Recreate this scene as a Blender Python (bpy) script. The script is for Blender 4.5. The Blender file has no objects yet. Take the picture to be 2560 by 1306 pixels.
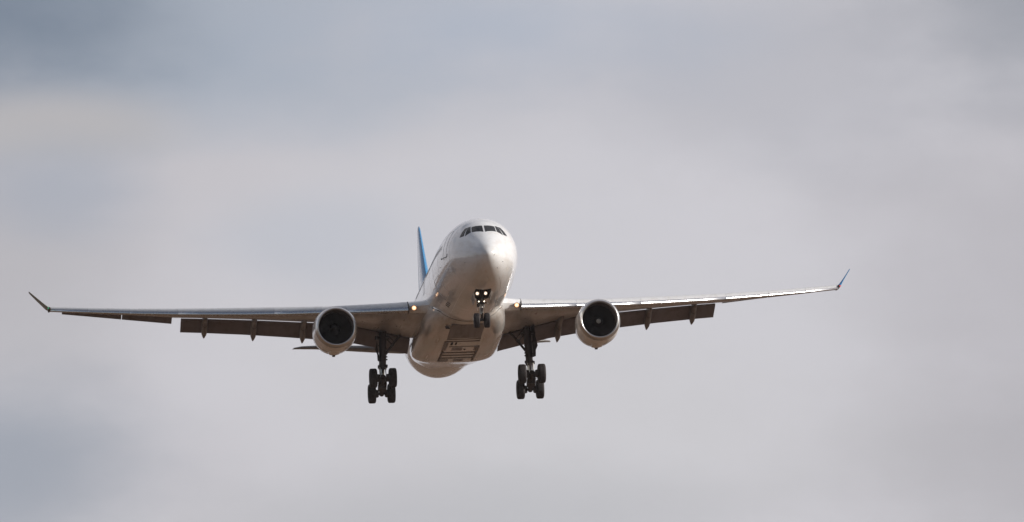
import bpy, bmesh, math, random
import numpy as np
from mathutils import Matrix, Vector
R_ = math.radians
random.seed(7)
S = bpy.context.scene

# ------------------------------------------------------------------ camera
ELEV = 6.0
cam_d = bpy.data.cameras.new('camera'); cam = bpy.data.objects.new('camera', cam_d)
S.collection.objects.link(cam); S.camera = cam
cam.location = (0, 0, 1.7)
cam.rotation_euler = (R_(90 + ELEV), 0, 0)
cam_d.sensor_width = 36.0
cam_d.lens = 24772.09 / 2560 * 36.0
cam_d.clip_start = 1.0
cam_d.clip_end = 60000

# ------------------------------------------------------------------ light and sky
SUN_EL, SUN_AZ = 23.5, 96.0      # azimuth from the view direction (+Y) towards +X
sun_d = bpy.data.lights.new('sun', 'SUN'); sun = bpy.data.objects.new('sun', sun_d)
S.collection.objects.link(sun)
sun_d.energy = 4.3; sun_d.angle = R_(1.0); sun_d.color = (1.0, 0.95, 0.89)
sv = Vector((math.sin(R_(SUN_AZ)) * math.cos(R_(SUN_EL)), math.cos(R_(SUN_AZ)) * math.cos(R_(SUN_EL)), math.sin(R_(SUN_EL))))
sun.rotation_euler = sv.to_track_quat('Z', 'Y').to_euler()
S.view_settings.view_transform = 'Standard'
S.view_settings.look = 'None'
S.view_settings.exposure = 0.0
S.view_settings.gamma = 1.0
S.cycles.use_denoising = True

W = bpy.data.worlds.new('World'); S.world = W; W.use_nodes = True
nt = W.node_tree; N = nt.nodes; Lk = nt.links
for n in list(N): N.remove(n)
def nd(t, **k):
    n = N.new(t)
    for a, b in k.items(): setattr(n, a, b)
    return n
out = nd('ShaderNodeOutputWorld'); bg = nd('ShaderNodeBackground'); bg.inputs[1].default_value = 1.0
Lk.new(bg.outputs[0], out.inputs[0])
tc = nd('ShaderNodeTexCoord')
sky = nd('ShaderNodeTexSky', sky_type='NISHITA'); sky.sun_disc = False
sky.sun_elevation = R_(SUN_EL); sky.sun_rotation = R_(SUN_AZ)
sc_ = nd('ShaderNodeVectorMath', operation='SCALE'); sc_.inputs[3].default_value = 0.06
Lk.new(sky.outputs[0], sc_.inputs[0])
def mathn(op, a, b=None, clamp=False):
    m = nd('ShaderNodeMath', operation=op); m.use_clamp = clamp
    for i, v in enumerate((a, b)):
        if v is None: continue
        if isinstance(v, (int, float)): m.inputs[i].default_value = v
        else: Lk.new(v, m.inputs[i])
    return m.outputs[0]
def mixc(fac, a, b):
    m = nd('ShaderNodeMix', data_type='RGBA'); Lk.new(fac, m.inputs[0]) if not isinstance(fac, float) else setattr(m.inputs[0], 'default_value', fac)
    for i, v in ((6, a), (7, b)):
        if isinstance(v, tuple): m.inputs[i].default_value = (*v, 1)
        else: Lk.new(v, m.inputs[i])
    return m.outputs[2]
def noise(scale, detail, rough, stretch=(1, 1, 1), off=(0, 0, 0)):
    mp = nd('ShaderNodeMapping'); mp.inputs['Scale'].default_value = stretch; mp.inputs['Location'].default_value = off
    Lk.new(tc.outputs['Generated'], mp.inputs[0])
    n = nd('ShaderNodeTexNoise'); n.inputs['Scale'].default_value = scale; n.inputs['Detail'].default_value = detail
    n.inputs['Roughness'].default_value = rough
    Lk.new(mp.outputs[0], n.inputs[0]); return n.outputs[0]
def ramp(v, lo, hi):
    m = nd('ShaderNodeMapRange', interpolation_type='SMOOTHSTEP'); m.inputs[1].default_value = lo; m.inputs[2].default_value = hi
    Lk.new(v, m.inputs[0]); return m.outputs[0]
# soft streaky wobble that bends the edges of the cloud banks
wob = noise(26, 5, 0.55, (1, 1, 2.2), (3.1, .7, 1.3))
wob2 = noise(70, 5, 0.6, (1, 1, 1.7), (9.1, 2.7, 4.3))
def bank(az, el, raz, rel, amt, wb=1.2):
    """a soft cloud bank, gap or vignette darkening round one direction of the sky (degrees); returns 0..amt"""
    d = Vector((math.sin(R_(az)) * math.cos(R_(el)), math.cos(R_(az)) * math.cos(R_(el)), math.sin(R_(el))))
    s = nd('ShaderNodeVectorMath', operation='SUBTRACT'); Lk.new(tc.outputs['Generated'], s.inputs[0]); s.inputs[1].default_value = d
    m = nd('ShaderNodeVectorMath', operation='MULTIPLY'); Lk.new(s.outputs[0], m.inputs[0])
    m.inputs[1].default_value = (1 / R_(raz), 1 / R_(raz), 1 / R_(rel))
    l = nd('ShaderNodeVectorMath', operation='LENGTH'); Lk.new(m.outputs[0], l.inputs[0])
    w = mathn('ADD', l.outputs[1], mathn('MULTIPLY', mathn('SUBTRACT', wob, 0.5), wb))
    mr = nd('ShaderNodeMapRange', interpolation_type='SMOOTHERSTEP')
    mr.inputs[1].default_value = 1.25; mr.inputs[2].default_value = 0.0; mr.inputs[3].default_value = 0; mr.inputs[4].default_value = amt
    Lk.new(w, mr.inputs[0]); return mr.outputs[0]
lin = lambda c: tuple(((v / 255 + .055) / 1.055) ** 2.4 for v in c)
PALE, WARM, BLUE = lin((209, 207, 213)), lin((199, 196, 201)), lin((146, 158, 178))
# broad cloud sheet: pale with warm grey thick parts
base = mixc(ramp(noise(9, 4, .5, (1, 1, 1.6), (1.2, 0, 0)), .42, .66), PALE, WARM)
base = mixc(mathn('MULTIPLY', ramp(wob2, .40, .66), .3), base, WARM)
def px(x, y):      # where in the sky a patch lies: azimuth, elevation in degrees
    return math.degrees(math.atan((x - 1280) / 24772)), ELEV + math.degrees(math.atan((653 - y) / 24772))
c = base
for (x, y, rx, ry, amt, col) in [  # cloud patches; those at the corners also have lens vignetting coloured in
    (2720, 700, 1.8, 1.9, .65, (180, 177, 183)), (2800, 1220, 2.0, 1.0, .45, (168, 166, 171)),
    (1900, 150, 2.2, .75, .7, (182, 182, 190)), (-40, 640, 1.2, 1.3, .6, (178, 176, 181)),
    (1400, 1000, 2.2, 1.0, .55, (206, 205, 208)), (1150, 560, 1.6, .9, .6, (204, 203, 209)),
    (760, 250, 1.6, .4, .5, (182, 188, 200)),
    (420, 20, 2.5, .9, .85, (164, 173, 187)), (-120, -60, 1.6, 1.0, .9, (118, 130, 147)), (110, 325, .95, .26, .9, (187, 184, 186)),
    (150, 480, .75, .36, .55, (163, 171, 186)), (-60, 1160, 1.5, .62, .8, (152, 159, 172)),
    (2700, 0, 1.5, .85, .8, (148, 152, 162)), (1250, 60, 1.7, .5, .8, (176, 184, 199)),
    (760, 590, .8, .35, .5, (186, 191, 202)), (1100, 1330, 2.2, .5, .55, (182, 183, 188)),
]:
    az, el = px(x, y)
    c = mixc(bank(az, el, rx, ry, amt), c, lin(col))
# blue shows through where the cloud sheet breaks, all round the sky and more towards the zenith
sep = nd('ShaderNodeSeparateXYZ'); Lk.new(tc.outputs['Generated'], sep.inputs[0])
gap = mathn('MULTIPLY', ramp(noise(3.2, 6, .55, (1, 1, 1.8), (5, 2, 1)), .50, .68), ramp(sep.outputs[2], .16, .5))
c = mixc(gap, c, sc_.outputs[0])
# the sheet thins out to clear blue behind the viewer
clear = mathn('MULTIPLY', ramp(sep.outputs[1], .75, -.1), ramp(noise(4.5, 6, .55, (1, 1, 1.8), (2, 7, 3)), .66, .50))
c = mixc(mathn('MULTIPLY', clear, .9), c, sc_.outputs[0])
# a little of the clear-air sky everywhere behind the thin cloud
c = mixc(0.06, c, sc_.outputs[0])
# under the horizon (never seen): plain dim ground colour
Lk.new(c, bg.inputs[0])

# ------------------------------------------------------------------ material helpers
def mat(name, col, rough=.5, metal=0, coat=0, coat_r=.05, spec=.5):
    m = bpy.data.materials.new(name); m.use_nodes = True
    b = m.node_tree.nodes['Principled BSDF']
    b.inputs['Base Color'].default_value = (*col, 1); b.inputs['Roughness'].default_value = rough
    b.inputs['Metallic'].default_value = metal; b.inputs['Coat Weight'].default_value = coat
    b.inputs['Coat Roughness'].default_value = coat_r; b.inputs['Specular IOR Level'].default_value = spec
    return m
def dirty(m, amount=.25, tint=(.5, .42, .34), scale=(2.2, .25, 2.2), bump=0.0, thr=(.48, .72), rvar=.12):
    """streaks of grime along the airflow, slight roughness change, faint skin waviness"""
    t = m.node_tree; n = t.nodes; l = t.links; b = n['Principled BSDF']
    tcx = n.new('ShaderNodeTexCoord'); mp = n.new('ShaderNodeMapping'); mp.inputs['Scale'].default_value = scale
    l.new(tcx.outputs['Object'], mp.inputs[0])
    no = n.new('ShaderNodeTexNoise'); no.inputs['Scale'].default_value = 1.3; no.inputs['Detail'].default_value = 4; no.inputs['Roughness'].default_value = .62
    l.new(mp.outputs[0], no.inputs[0])
    mr = n.new('ShaderNodeMapRange'); mr.inputs[1].default_value = thr[0]; mr.inputs[2].default_value = thr[1]; mr.inputs[4].default_value = amount
    l.new(no.outputs[0], mr.inputs[0])
    mx = n.new('ShaderNodeMix'); mx.data_type = 'RGBA'; base = tuple(b.inputs['Base Color'].default_value)[:3]
    mx.inputs[6].default_value = (*base, 1); mx.inputs[7].default_value = (*[a * k for a, k in zip(base, tint)], 1)
    l.new(mr.outputs[0], mx.inputs[0]); l.new(mx.outputs[2], b.inputs['Base Color'])
    r0 = b.inputs['Roughness'].default_value
    rr = n.new('ShaderNodeMapRange'); rr.inputs[1].default_value = .3; rr.inputs[2].default_value = .7
    rr.inputs[3].default_value = max(.02, r0 - rvar * .4); rr.inputs[4].default_value = r0 + rvar
    l.new(no.outputs[0], rr.inputs[0]); l.new(rr.outputs[0], b.inputs['Roughness'])
    if bump:
        n2 = n.new('ShaderNodeTexNoise'); n2.inputs['Scale'].default_value = 1.1; n2.inputs['Detail'].default_value = 2
        l.new(tcx.outputs['Object'], n2.inputs[0])
        bp = n.new('ShaderNodeBump'); bp.inputs['Strength'].default_value = 1; bp.inputs['Distance'].default_value = bump
        l.new(n2.outputs[0], bp.inputs['Height']); l.new(bp.outputs[0], b.inputs['Normal'])
        if b.inputs['Coat Weight'].default_value > 0: l.new(bp.outputs[0], b.inputs['Coat Normal'])
    return m
def emis(name, core, edge, strength, power=1.0):
    """lamp glass: brightest in the middle of its own reflector (object-space radius in the mesh UV)"""
    m = bpy.data.materials.new(name); m.use_nodes = True; t = m.node_tree; n = t.nodes; l = t.links
    for x in list(n): n.remove(x)
    o = n.new('ShaderNodeOutputMaterial'); e = n.new('ShaderNodeEmission'); a = n.new('ShaderNodeAttribute'); a.attribute_name = 'rad'
    rp = n.new('ShaderNodeValToRGB'); rp.color_ramp.elements[0].position = .35; rp.color_ramp.elements[0].color = (*core, 1)
    rp.color_ramp.elements[1].position = 1; rp.color_ramp.elements[1].color = (*edge, 1)
    l.new(a.outputs['Fac'], rp.inputs[0]); l.new(rp.outputs[0], e.inputs[0]); e.inputs[1].default_value = strength
    l.new(e.outputs[0], o.inputs[0]); return m

M = {}
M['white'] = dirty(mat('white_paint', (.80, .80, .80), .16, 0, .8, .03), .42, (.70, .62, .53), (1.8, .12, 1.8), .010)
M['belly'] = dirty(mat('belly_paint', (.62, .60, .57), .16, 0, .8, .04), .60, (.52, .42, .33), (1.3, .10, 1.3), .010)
M['wing_grey'] = dirty(mat('wing_grey_paint', (.40, .39, .39), .30, 0, .3, .10), .5, (.62, .54, .45), (1.6, .3, 1.6), .004)
M['wing_top'] = dirty(mat('wing_upper_paint', (.62, .62, .62), .35, 0, .2, .1), .2)
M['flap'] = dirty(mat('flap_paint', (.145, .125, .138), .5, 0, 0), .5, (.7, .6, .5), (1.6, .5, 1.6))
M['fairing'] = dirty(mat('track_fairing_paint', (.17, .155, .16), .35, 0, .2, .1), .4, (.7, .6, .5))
M['slat'] = dirty(mat('slat_metal', (.60, .60, .62), .25, 1.0), .3, (.8, .74, .66), (2.5, .6, 2.5), rvar=.04)
M['slat_top'] = dirty(mat('slat_paint', (.62, .62, .63), .32, 0, .3, .08), .25)
M['lip'] = dirty(mat('lip_metal', (.70, .69, .68), .32, 1.0), .25, (.8, .74, .68), (3, 1, 3), rvar=.03)
M['nacelle'] = dirty(mat('nacelle_paint', (.74, .71, .67), .20, 0, .7, .05), .45, (.6, .5, .4), (1.6, .35, 1.6), .004)
M['duct'] = mat('inlet_duct', (.16, .125, .115), .55)
M['fan'] = mat('fan_titanium', (.034, .026, .024), .6, 0)
M['spin'] = mat('spinner_grey', (.030, .024, .023), .6)
M['spin_tip'] = mat('spinner_tip_pale', (.34, .34, .31), .6)
M['dark'] = mat('dark_gap', (.012, .010, .009), .7)
M['seam'] = mat('seam_sealant', (.045, .033, .025), .6)
M['gear'] = dirty(mat('gear_dark_grey', (.060, .048, .047), .42, .2), .5, (.6, .5, .45), (4, 4, 4))
M['gear_pale'] = dirty(mat('gear_pale_enamel', (.55, .53, .5), .35, .1), .3)
M['chrome'] = mat('oleo_chrome', (.75, .75, .76), .12, 1.0)
M['tyre'] = dirty(mat('tyre_rubber', (.026, .020, .021), .75), .4, (1.4, 1.4, 1.5), (5, 5, 5))
M['rim'] = mat('wheel_hub', (.35, .35, .35), .45, .5)
M['blue'] = dirty(mat('blue_paint', (.004, .20, .44), .22, 0, .8, .04), .2, (.8, .8, .9))
M['blue_matt'] = mat('winglet_blue', (.006, .21, .48), .5, spec=.25)
M['glass'] = mat('cockpit_glass', (.006, .007, .009), .08, 0, 0, .05, .2)
M['cabin_glass'] = mat('cabin_glass', (.03, .035, .045), .12)
M['panel'] = dirty(mat('belly_panel_grey', (.15, .125, .12), .45, 0, .2, .1), .4)
M['panel_line'] = mat('panel_line', (.11, .09, .078), .5)
M['hair_line'] = mat('hairline_joint', (.66, .65, .65), .3)
M['winglet_dark'] = mat('winglet_shade_tone', (.16, .165, .12), .4)  # shade and brown ground reflection mixed into the starboard winglet's colour
M['tailgrey'] = dirty(mat('stabiliser_grey', (.16, .15, .145), .4, 0, .2, .1), .3)
M['bay'] = mat('bay_interior', (.16, .12, .095), .7)
M['lamp'] = emis('landing_lamp', (1, .80, .56), (1, .34, .10), 1.7)
M['lamp3'] = emis('nose_lamp', (1, .90, .76), (1, .58, .32), 1.5)
M['lamp2'] = emis('taxi_lamp', (1, .9, .74), (1, .7, .45), 3.2)
M['navg'] = emis('green_nav_lamp', (.1, .5, .25), (.05, .3, .15), .5)
M['navr'] = emis('red_nav_lamp', (.9, .1, .12), (.6, .05, .06), .8)

# ------------------------------------------------------------------ mesh helpers
class MB:
    def __init__(s): s.v = []; s.f = []; s.m = []; s.rad = {}
    def add(s, vs, fs, mi=0):
        o = len(s.v); s.v += [tuple(map(float, p)) for p in vs]; s.f += [tuple(i + o for i in f) for f in fs]; s.m += [mi] * len(fs); return s
    def loft(s, rings, closed=True, cap0=False, cap1=False, mi=0):
        n = len(rings[0]); vs = [p for r in rings for p in r]; fs = []
        for a in range(len(rings) - 1):
            for b in range(n if closed else n - 1):
                c = (b + 1) % n
                fs.append((a * n + b, a * n + c, (a + 1) * n + c, (a + 1) * n + b))
        if cap0: fs.append(tuple(range(n))[::-1])
        if cap1: fs.append(tuple(range((len(rings) - 1) * n, len(rings) * n)))
        return s.add(vs, fs, mi)
    def tube(s, p0, p1, r0, r1=None, n=16, cap=True, mi=0):
        r1 = r0 if r1 is None else r1
        p0, p1 = Vector(p0), Vector(p1); d = (p1 - p0).normalized()
        u = d.orthogonal().normalized(); w = d.cross(u)
        ring = lambda c, r: [c + (u * math.cos(2 * math.pi * k / n) + w * math.sin(2 * math.pi * k / n)) * r for k in range(n)]
        return s.loft([ring(p0, r0), ring(p1, r1)], True, cap, cap, mi)
    def box(s, c, h, rot=None, mi=0):
        """centre, half sizes, optional 3x3 rotation"""
        P = [Vector((x * h[0], y * h[1], z * h[2])) for x in (-1, 1) for y in (-1, 1) for z in (-1, 1)]
        if rot: P = [rot @ p for p in P]
        P = [p + Vector(c) for p in P]
        return s.add(P, [(0, 1, 3, 2), (4, 6, 7, 5), (0, 4, 5, 1), (2, 3, 7, 6), (0, 2, 6, 4), (1, 5, 7, 3)], mi)
    def lathe(s, prof, c, ax=(0, 1, 0), n=48, mi=0, up=(0, 0, 1)):
        """profile of (along, radius) round an axis through c"""
        ax = Vector(ax).normalized(); u = Vector(up); u = (u - ax * u.dot(ax)).normalized(); w = ax.cross(u)
        rings = [[Vector(c) + ax * a + (u * math.cos(2 * math.pi * k / n) + w * math.sin(2 * math.pi * k / n)) * max(r, 1e-4) for k in range(n)] for a, r in prof]
        return s.loft(rings, True, False, False, mi)
    def plate(s, poly, thick, mi=0):
        """polygon of 3d points given thickness along its normal"""
        P = [Vector(p) for p in poly]; nn = (P[1] - P[0]).cross(P[2] - P[0]).normalized() * (thick / 2)
        return s.loft([[p - nn for p in P], [p + nn for p in P]], True, True, True, mi)

def link(name, mb, mats, parent=None, label=None, smooth=35, bevel=0, rad=None):
    me = bpy.data.meshes.new(name); me.from_pydata(mb.v, [], mb.f); me.validate(clean_customdata=False)
    mats = mats if isinstance(mats, (list, tuple)) else [mats]
    for m in mats: me.materials.append(m)
    if len(mats) > 1:
        for p, i in zip(me.polygons, mb.m): p.material_index = i
    bm = bmesh.new(); bm.from_mesh(me); bmesh.ops.remove_doubles(bm, verts=bm.verts, dist=1e-4); bmesh.ops.recalc_face_normals(bm, faces=bm.faces)
    bm.to_mesh(me); bm.free()
    for p in me.polygons: p.use_smooth = True
    me.set_sharp_from_angle(angle=R_(smooth))
    if rad is not None:
        at = me.attributes.new('rad', 'FLOAT', 'POINT')
        for i, v in enumerate(me.vertices): at.data[i].value = min(1, (v.co - Vector(rad[0])).length / rad[1])
    o = bpy.data.objects.new(name, me); S.collection.objects.link(o)
    if parent: o.parent = parent
    if bevel:
        bv = o.modifiers.new('bevel', 'BEVEL'); bv.width = bevel; bv.segments = 2; bv.limit_method = 'ANGLE'; bv.angle_limit = R_(40)
    if label: o['label'] = label
    return o

# ------------------------------------------------------------------ ground
def build_ground():
    n = 60; ext = 26000
    cs = [math.copysign(abs(k / n) ** 2.2, k) * ext for k in range(-n, n + 1)]
    vs = [(x, y + 400, 0) for x in cs for y in cs]; m = len(cs)
    fs = [(i * m + j, (i + 1) * m + j, (i + 1) * m + j + 1, i * m + j + 1) for i in range(m - 1) for j in range(m - 1)]
    g = link('ground', MB().add(vs, fs), M_ground()); g['kind'] = 'structure'
    g['label'] = 'dry brown airfield ground under the aircraft, below the frame'
def M_ground():
    m = bpy.data.materials.new('dry_ground'); m.use_nodes = True; t = m.node_tree; n = t.nodes; l = t.links; b = n['Principled BSDF']
    b.inputs['Roughness'].default_value = .9
    tcx = n.new('ShaderNodeTexCoord')
    def nz(sc, det, r=.55):
        a = n.new('ShaderNodeTexNoise'); a.inputs['Scale'].default_value = sc; a.inputs['Detail'].default_value = det; a.inputs['Roughness'].default_value = r
        l.new(tcx.outputs['Object'], a.inputs[0]); return a.outputs[0]
    def cr(f, stops):
        r = n.new('ShaderNodeValToRGB'); e = r.color_ramp.elements
        while len(e) < len(stops): e.new(.5)
        for k, (p, c_) in enumerate(stops): e[k].position = p; e[k].color = (*c_, 1)
        l.new(f, r.inputs[0]); return r.outputs[0]
    big = cr(nz(.011, 5), [(.36, (.076, .044, .020)), (.48, (.130, .074, .034)), (.58, (.176, .089, .048)), (.68, (.098, .067, .028))])
    small = cr(nz(.12, 8, .65), [(.35, (.62, .6, .58)), (.65, (1.25, 1.22, 1.2))])
    mx = n.new('ShaderNodeMix'); mx.data_type = 'RGBA'; mx.blend_type = 'MULTIPLY'; mx.inputs[0].default_value = 1
    l.new(big, mx.inputs[6]); l.new(small, mx.inputs[7]); l.new(mx.outputs[2], b.inputs['Base Color'])
    return m
build_ground()

# ------------------------------------------------------------------ aircraft frame
# aircraft axes: x to its port side, y aft from the nose, z up, metres
YAW, PIT, ROL = R_(5.40874777), R_(-9.67389835), R_(2.50048054)
Ry = Matrix(((math.cos(YAW), -math.sin(YAW), 0), (math.sin(YAW), math.cos(YAW), 0), (0, 0, 1)))
Rp = Matrix(((1, 0, 0), (0, math.cos(PIT), -math.sin(PIT)), (0, math.sin(PIT), math.cos(PIT))))
Rk = Matrix(((math.cos(ROL), 0, -math.sin(ROL)), (0, 1, 0), (math.sin(ROL), 0, math.cos(ROL))))
Rview = Rk @ Rp @ Ry
We = Matrix.Rotation(R_(ELEV), 3, 'X')
Rw = We @ Rview
Tw = We @ Vector((-1.69678675, 685.02461033, 1.22470482)) + Vector((0, 0, 1.7))
BASE = Vector((0, 26, -5.9))
plane = bpy.data.objects.new('airliner', None); S.collection.objects.link(plane)
plane.empty_display_size = 5
plane.matrix_world = Matrix.Translation(Tw + Rw @ BASE) @ Rw.to_4x4()
plane['label'] = 'white twin-engine passenger jet with blue tail fin landing with wheels down and lamps lit'
plane['category'] = 'airplane'
def part(name, mb, m, label=None, **k):
    o = link(name, mb, m, plane, label, **k); o.location = -BASE; return o
def sub(name, mb, m, parent, label=None, **k):
    return link(name, mb, m, parent, label, **k)

# ------------------------------------------------------------------ fuselage
ZO = .17
YS = [0, .1, .3, .6, 1.0, 1.5, 2.0, 2.5, 3.0, 3.5, 4.3, 5.2, 6.2, 7.4, 8.6, 10, 12, 38, 42, 46, 50, 54, 57, 58.5]
TP = [-.85, -.55, -.26, .03, .33, .68, 1.02, 1.36, 1.68, 1.95, 2.28, 2.52, 2.68, 2.78, 2.82, 2.82, 2.82, 2.82, 2.82, 2.80, 2.7, 2.45, 2.15, 1.85]
BT = [-.85, -1.12, -1.38, -1.63, -1.87, -2.08, -2.24, -2.37, -2.47, -2.55, -2.65, -2.73, -2.78, -2.82, -2.86, -2.90, -2.92, -2.92, -2.76, -2.12, -1.15, -.2, .55, 1.1]
HW = [0, .30, .57, .84, 1.12, 1.42, 1.67, 1.89, 2.08, 2.23, 2.41, 2.54, 2.64, 2.73, 2.79, 2.84, 2.88, 2.87, 2.72, 2.3, 1.8, 1.25, .75, .4]
SQ = np.sqrt(np.array(YS))
def pch(ys, x):
    ys = np.array(ys, float); h = np.diff(SQ); d = np.diff(ys) / h; m = np.zeros(len(SQ))
    for k in range(1, len(SQ) - 1):
        if d[k - 1] * d[k] > 0: m[k] = 3 * (h[k - 1] + h[k]) / ((2 * h[k] + h[k - 1]) / d[k - 1] + (h[k] + 2 * h[k - 1]) / d[k])
    m[0], m[-1] = d[0], d[-1]
    i = min(max(int(np.searchsorted(SQ, x)) - 1, 0), len(h) - 1); t = (x - SQ[i]) / h[i]
    return (2*t**3-3*t**2+1)*ys[i]+(t**3-2*t**2+t)*h[i]*m[i]+(-2*t**3+3*t**2)*ys[i+1]+(t**3-t**2)*h[i]*m[i+1]
def sec(Y):
    u = math.sqrt(max(Y, 0)); return pch(TP, u) + ZO, pch(BT, u) + ZO, pch(HW, u)
def fpt(Y, th, off=0.0):
    """point on the skin at station Y, angle th in degrees from the top (negative = starboard)"""
    def q(Y, a):
        t, b, h = sec(Y); return Vector((h * math.sin(a), Y, (t + b) / 2 + (t - b) / 2 * math.cos(a)))
    a = R_(th); p = q(Y, a)
    if off:
        nn = (q(Y + .02, a) - q(Y - .02 if Y > .02 else 0, a)).cross(q(Y, a + .01) - q(Y, a - .01)).normalized()
        if nn.dot(p - Vector((0, Y + 1.5 * (Y < 3), -.2))) < 0: nn = -nn
        p = p + nn * off
    return p
NLG_Y0, NLG_Y1, BAY_TH = 4.4, 7.5, 167.0
ys = sorted(set([round(.0 + (k / 30) ** 2 * 4.4, 4) for k in range(0, 31)] + [4.4, 5, 5.6, 6.2, 6.8, 7.5, 8.2, 9, 10, 11, 12] + list(range(14, 38, 3)) + [38, 39.5, 41, 42, 43, 44, 45, 46, 47, 48, 49, 50, 51, 52, 53, 54, 55, 56, 57, 57.8, 58.3, 58.5]))
ths = [k * 360 / 90 for k in range(90)]
ths = sorted([t for t in ths if abs(t - BAY_TH) > 1.5 and abs(t - (360 - BAY_TH)) > 1.5] + [BAY_TH, 360 - BAY_TH])
fm = MB(); n_ = len(ths)
vs = [fpt(y, t) for y in ys for t in ths]; fs = []
for a in range(len(ys) - 1):
    for b in range(n_):
        c2 = (b + 1) % n_
        if ys[a] >= NLG_Y0 - .01 and ys[a + 1] <= NLG_Y1 + .01 and BAY_TH - .1 <= ths[b] and ths[c2] <= 360 - BAY_TH + .1 and ths[c2] > 0: continue
        fs.append((a * n_ + b, a * n_ + c2, (a + 1) * n_ + c2, (a + 1) * n_ + b))
fs.append(tuple(range((len(ys) - 1) * n_, len(ys) * n_)))
fm.add(vs, fs)
fus = part('fuselage', fm, M['white'], 'white glossy fuselage reflecting the brown ground below', smooth=50)

# nose wheel bay
bay = MB()
def bayring(Y): 
    a = fpt(Y, BAY_TH); b = fpt(Y, 360 - BAY_TH); t = a.z + .95
    return [(a.x, Y, a.z + .004), (a.x, Y, t), (b.x, Y, t), (b.x, Y, b.z + .004)]
bay.loft([bayring(y) for y in (4.4, 5, 5.6, 6.2, 6.8, 7.5)], closed=False)
bay.add(bayring(4.4), [(0, 1, 2, 3)]); bay.add(bayring(7.5), [(3, 2, 1, 0)])
sub('wheel_bay', bay, M['bay'], fus)

def skin_patch(corners, nu=8, nv=6, off=.012, thick=.03):
    """conforming pane from 4 (Y, th) corners, order around"""
    mb = MB(); g = {}
    for lay, o in ((0, off), (1, off - thick)):
        for i in range(nu + 1):
            for j in range(nv + 1):
                u, v = i / nu, j / nv
                Y = (corners[0][0]*(1-u)+corners[1][0]*u)*(1-v)+(corners[3][0]*(1-u)+corners[2][0]*u)*v
                T = (corners[0][1]*(1-u)+corners[1][1]*u)*(1-v)+(corners[3][1]*(1-u)+corners[2][1]*u)*v
                g[lay, i, j] = len(mb.v); mb.v.append(tuple(fpt(Y, T, o)))
    for i in range(nu):
        for j in range(nv):
            mb.f.append((g[0, i, j], g[0, i+1, j], g[0, i+1, j+1], g[0, i, j+1]))
    per = [(i, 0) for i in range(nu)] + [(nu, j) for j in range(nv)] + [(i, nv) for i in range(nu, 0, -1)] + [(0, j) for j in range(nv, 0, -1)]
    for k in range(len(per)):
        a, b = per[k], per[(k + 1) % len(per)]
        mb.f.append((g[(0,) + a], g[(0,) + b], g[(1,) + b], g[(1,) + a]))
    mb.m = [0] * len(mb.f); return mb
def skin_line(pts, w=.04, off=.006, hh=.012, step=14):
    """thin strip lying on the skin through (Y, th) points"""
    P = []
    for (a, b), (c_, d) in zip(pts, pts[1:]):
        for k in range(step): P.append(fpt(a + (c_ - a) * k / step, b + (d - b) * k / step, off))
    P.append(fpt(*pts[-1], off)); rings = []
    for k, p in enumerate(P):
        t = (P[min(k + 1, len(P) - 1)] - P[max(k - 1, 0)]).normalized()
        out_ = Vector((p.x, 0, p.z)).normalized() if abs(p.x) + abs(p.z) > .01 else Vector((0, -1, 0))
        sd = t.cross(out_).normalized() * (w / 2); up = sd.cross(t).normalized() * hh
        rings.append([p - sd - up, p + sd - up, p + sd + up * .3, p - sd + up * .3])
    return MB().loft(rings, True, True, True)
WINDOWS = [[(2.811, 1.75), (2.9659999999999997, 22.3), (2.32, 27.6), (1.955, 2.1)], [(3.0949999999999998, 23.4), (3.155, 28.1), (2.44, 44.8), (2.36, 29.6)], [(3.155, 29.2), (3.2960000000000003, 34.2), (2.888, 54.05), (2.569, 46.29)]]
# cockpit windows (front, first side, second side), mirrored
for s in (-1, 1):
    for cs_ in WINDOWS:
        cc = [(y, t * s) for y, t in cs_]
        sub('cockpit_window', skin_patch(cc), M['glass'], fus, smooth=60)
# passenger doors and cabin windows on the starboard side
def door(Y0, Y1, z0, z1, s=-1, name='cabin_door'):
    def th_at(Y, z):
        t, b, h = sec(Y); return s * math.degrees(math.acos(max(-1, min(1, (z - (t + b) / 2) / ((t - b) / 2)))))
    P = [(Y0, th_at(Y0, z0)), (Y0, th_at(Y0, z1)), (Y1, th_at(Y1, z1)), (Y1, th_at(Y1, z0)), (Y0, th_at(Y0, z0))]
    return P
sub('cabin_door', skin_line(door(4.75, 5.85, -.1, 1.75), .014), M['hair_line'], fus)
sub('door_sill', skin_line([(4.44, -87.6), (4.59, -92.2), (6.6, -91.3), (6.6, -89.0)], .045, .012, .012), M['dark'], fus)
sub('cabin_door', skin_line(door(19.0, 20.1, -.15, 1.75), .03), M['hair_line'], fus)
sub('cargo_door', skin_line([(9.0, -105), (9.0, -136), (11.8, -136), (11.8, -105), (9.0, -105)], .025), M['hair_line'], fus)
k = 0
for i in range(40):
    Y = 6.9 + i * .533
    if 18.6 < Y < 20.5: continue
    sub('cabin_window', skin_patch([(Y, -76.5), (Y + .23, -76.5), (Y + .23, -69.5), (Y, -69.5)], 2, 3, .008, .02), M['cabin_glass'], fus)
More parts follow.
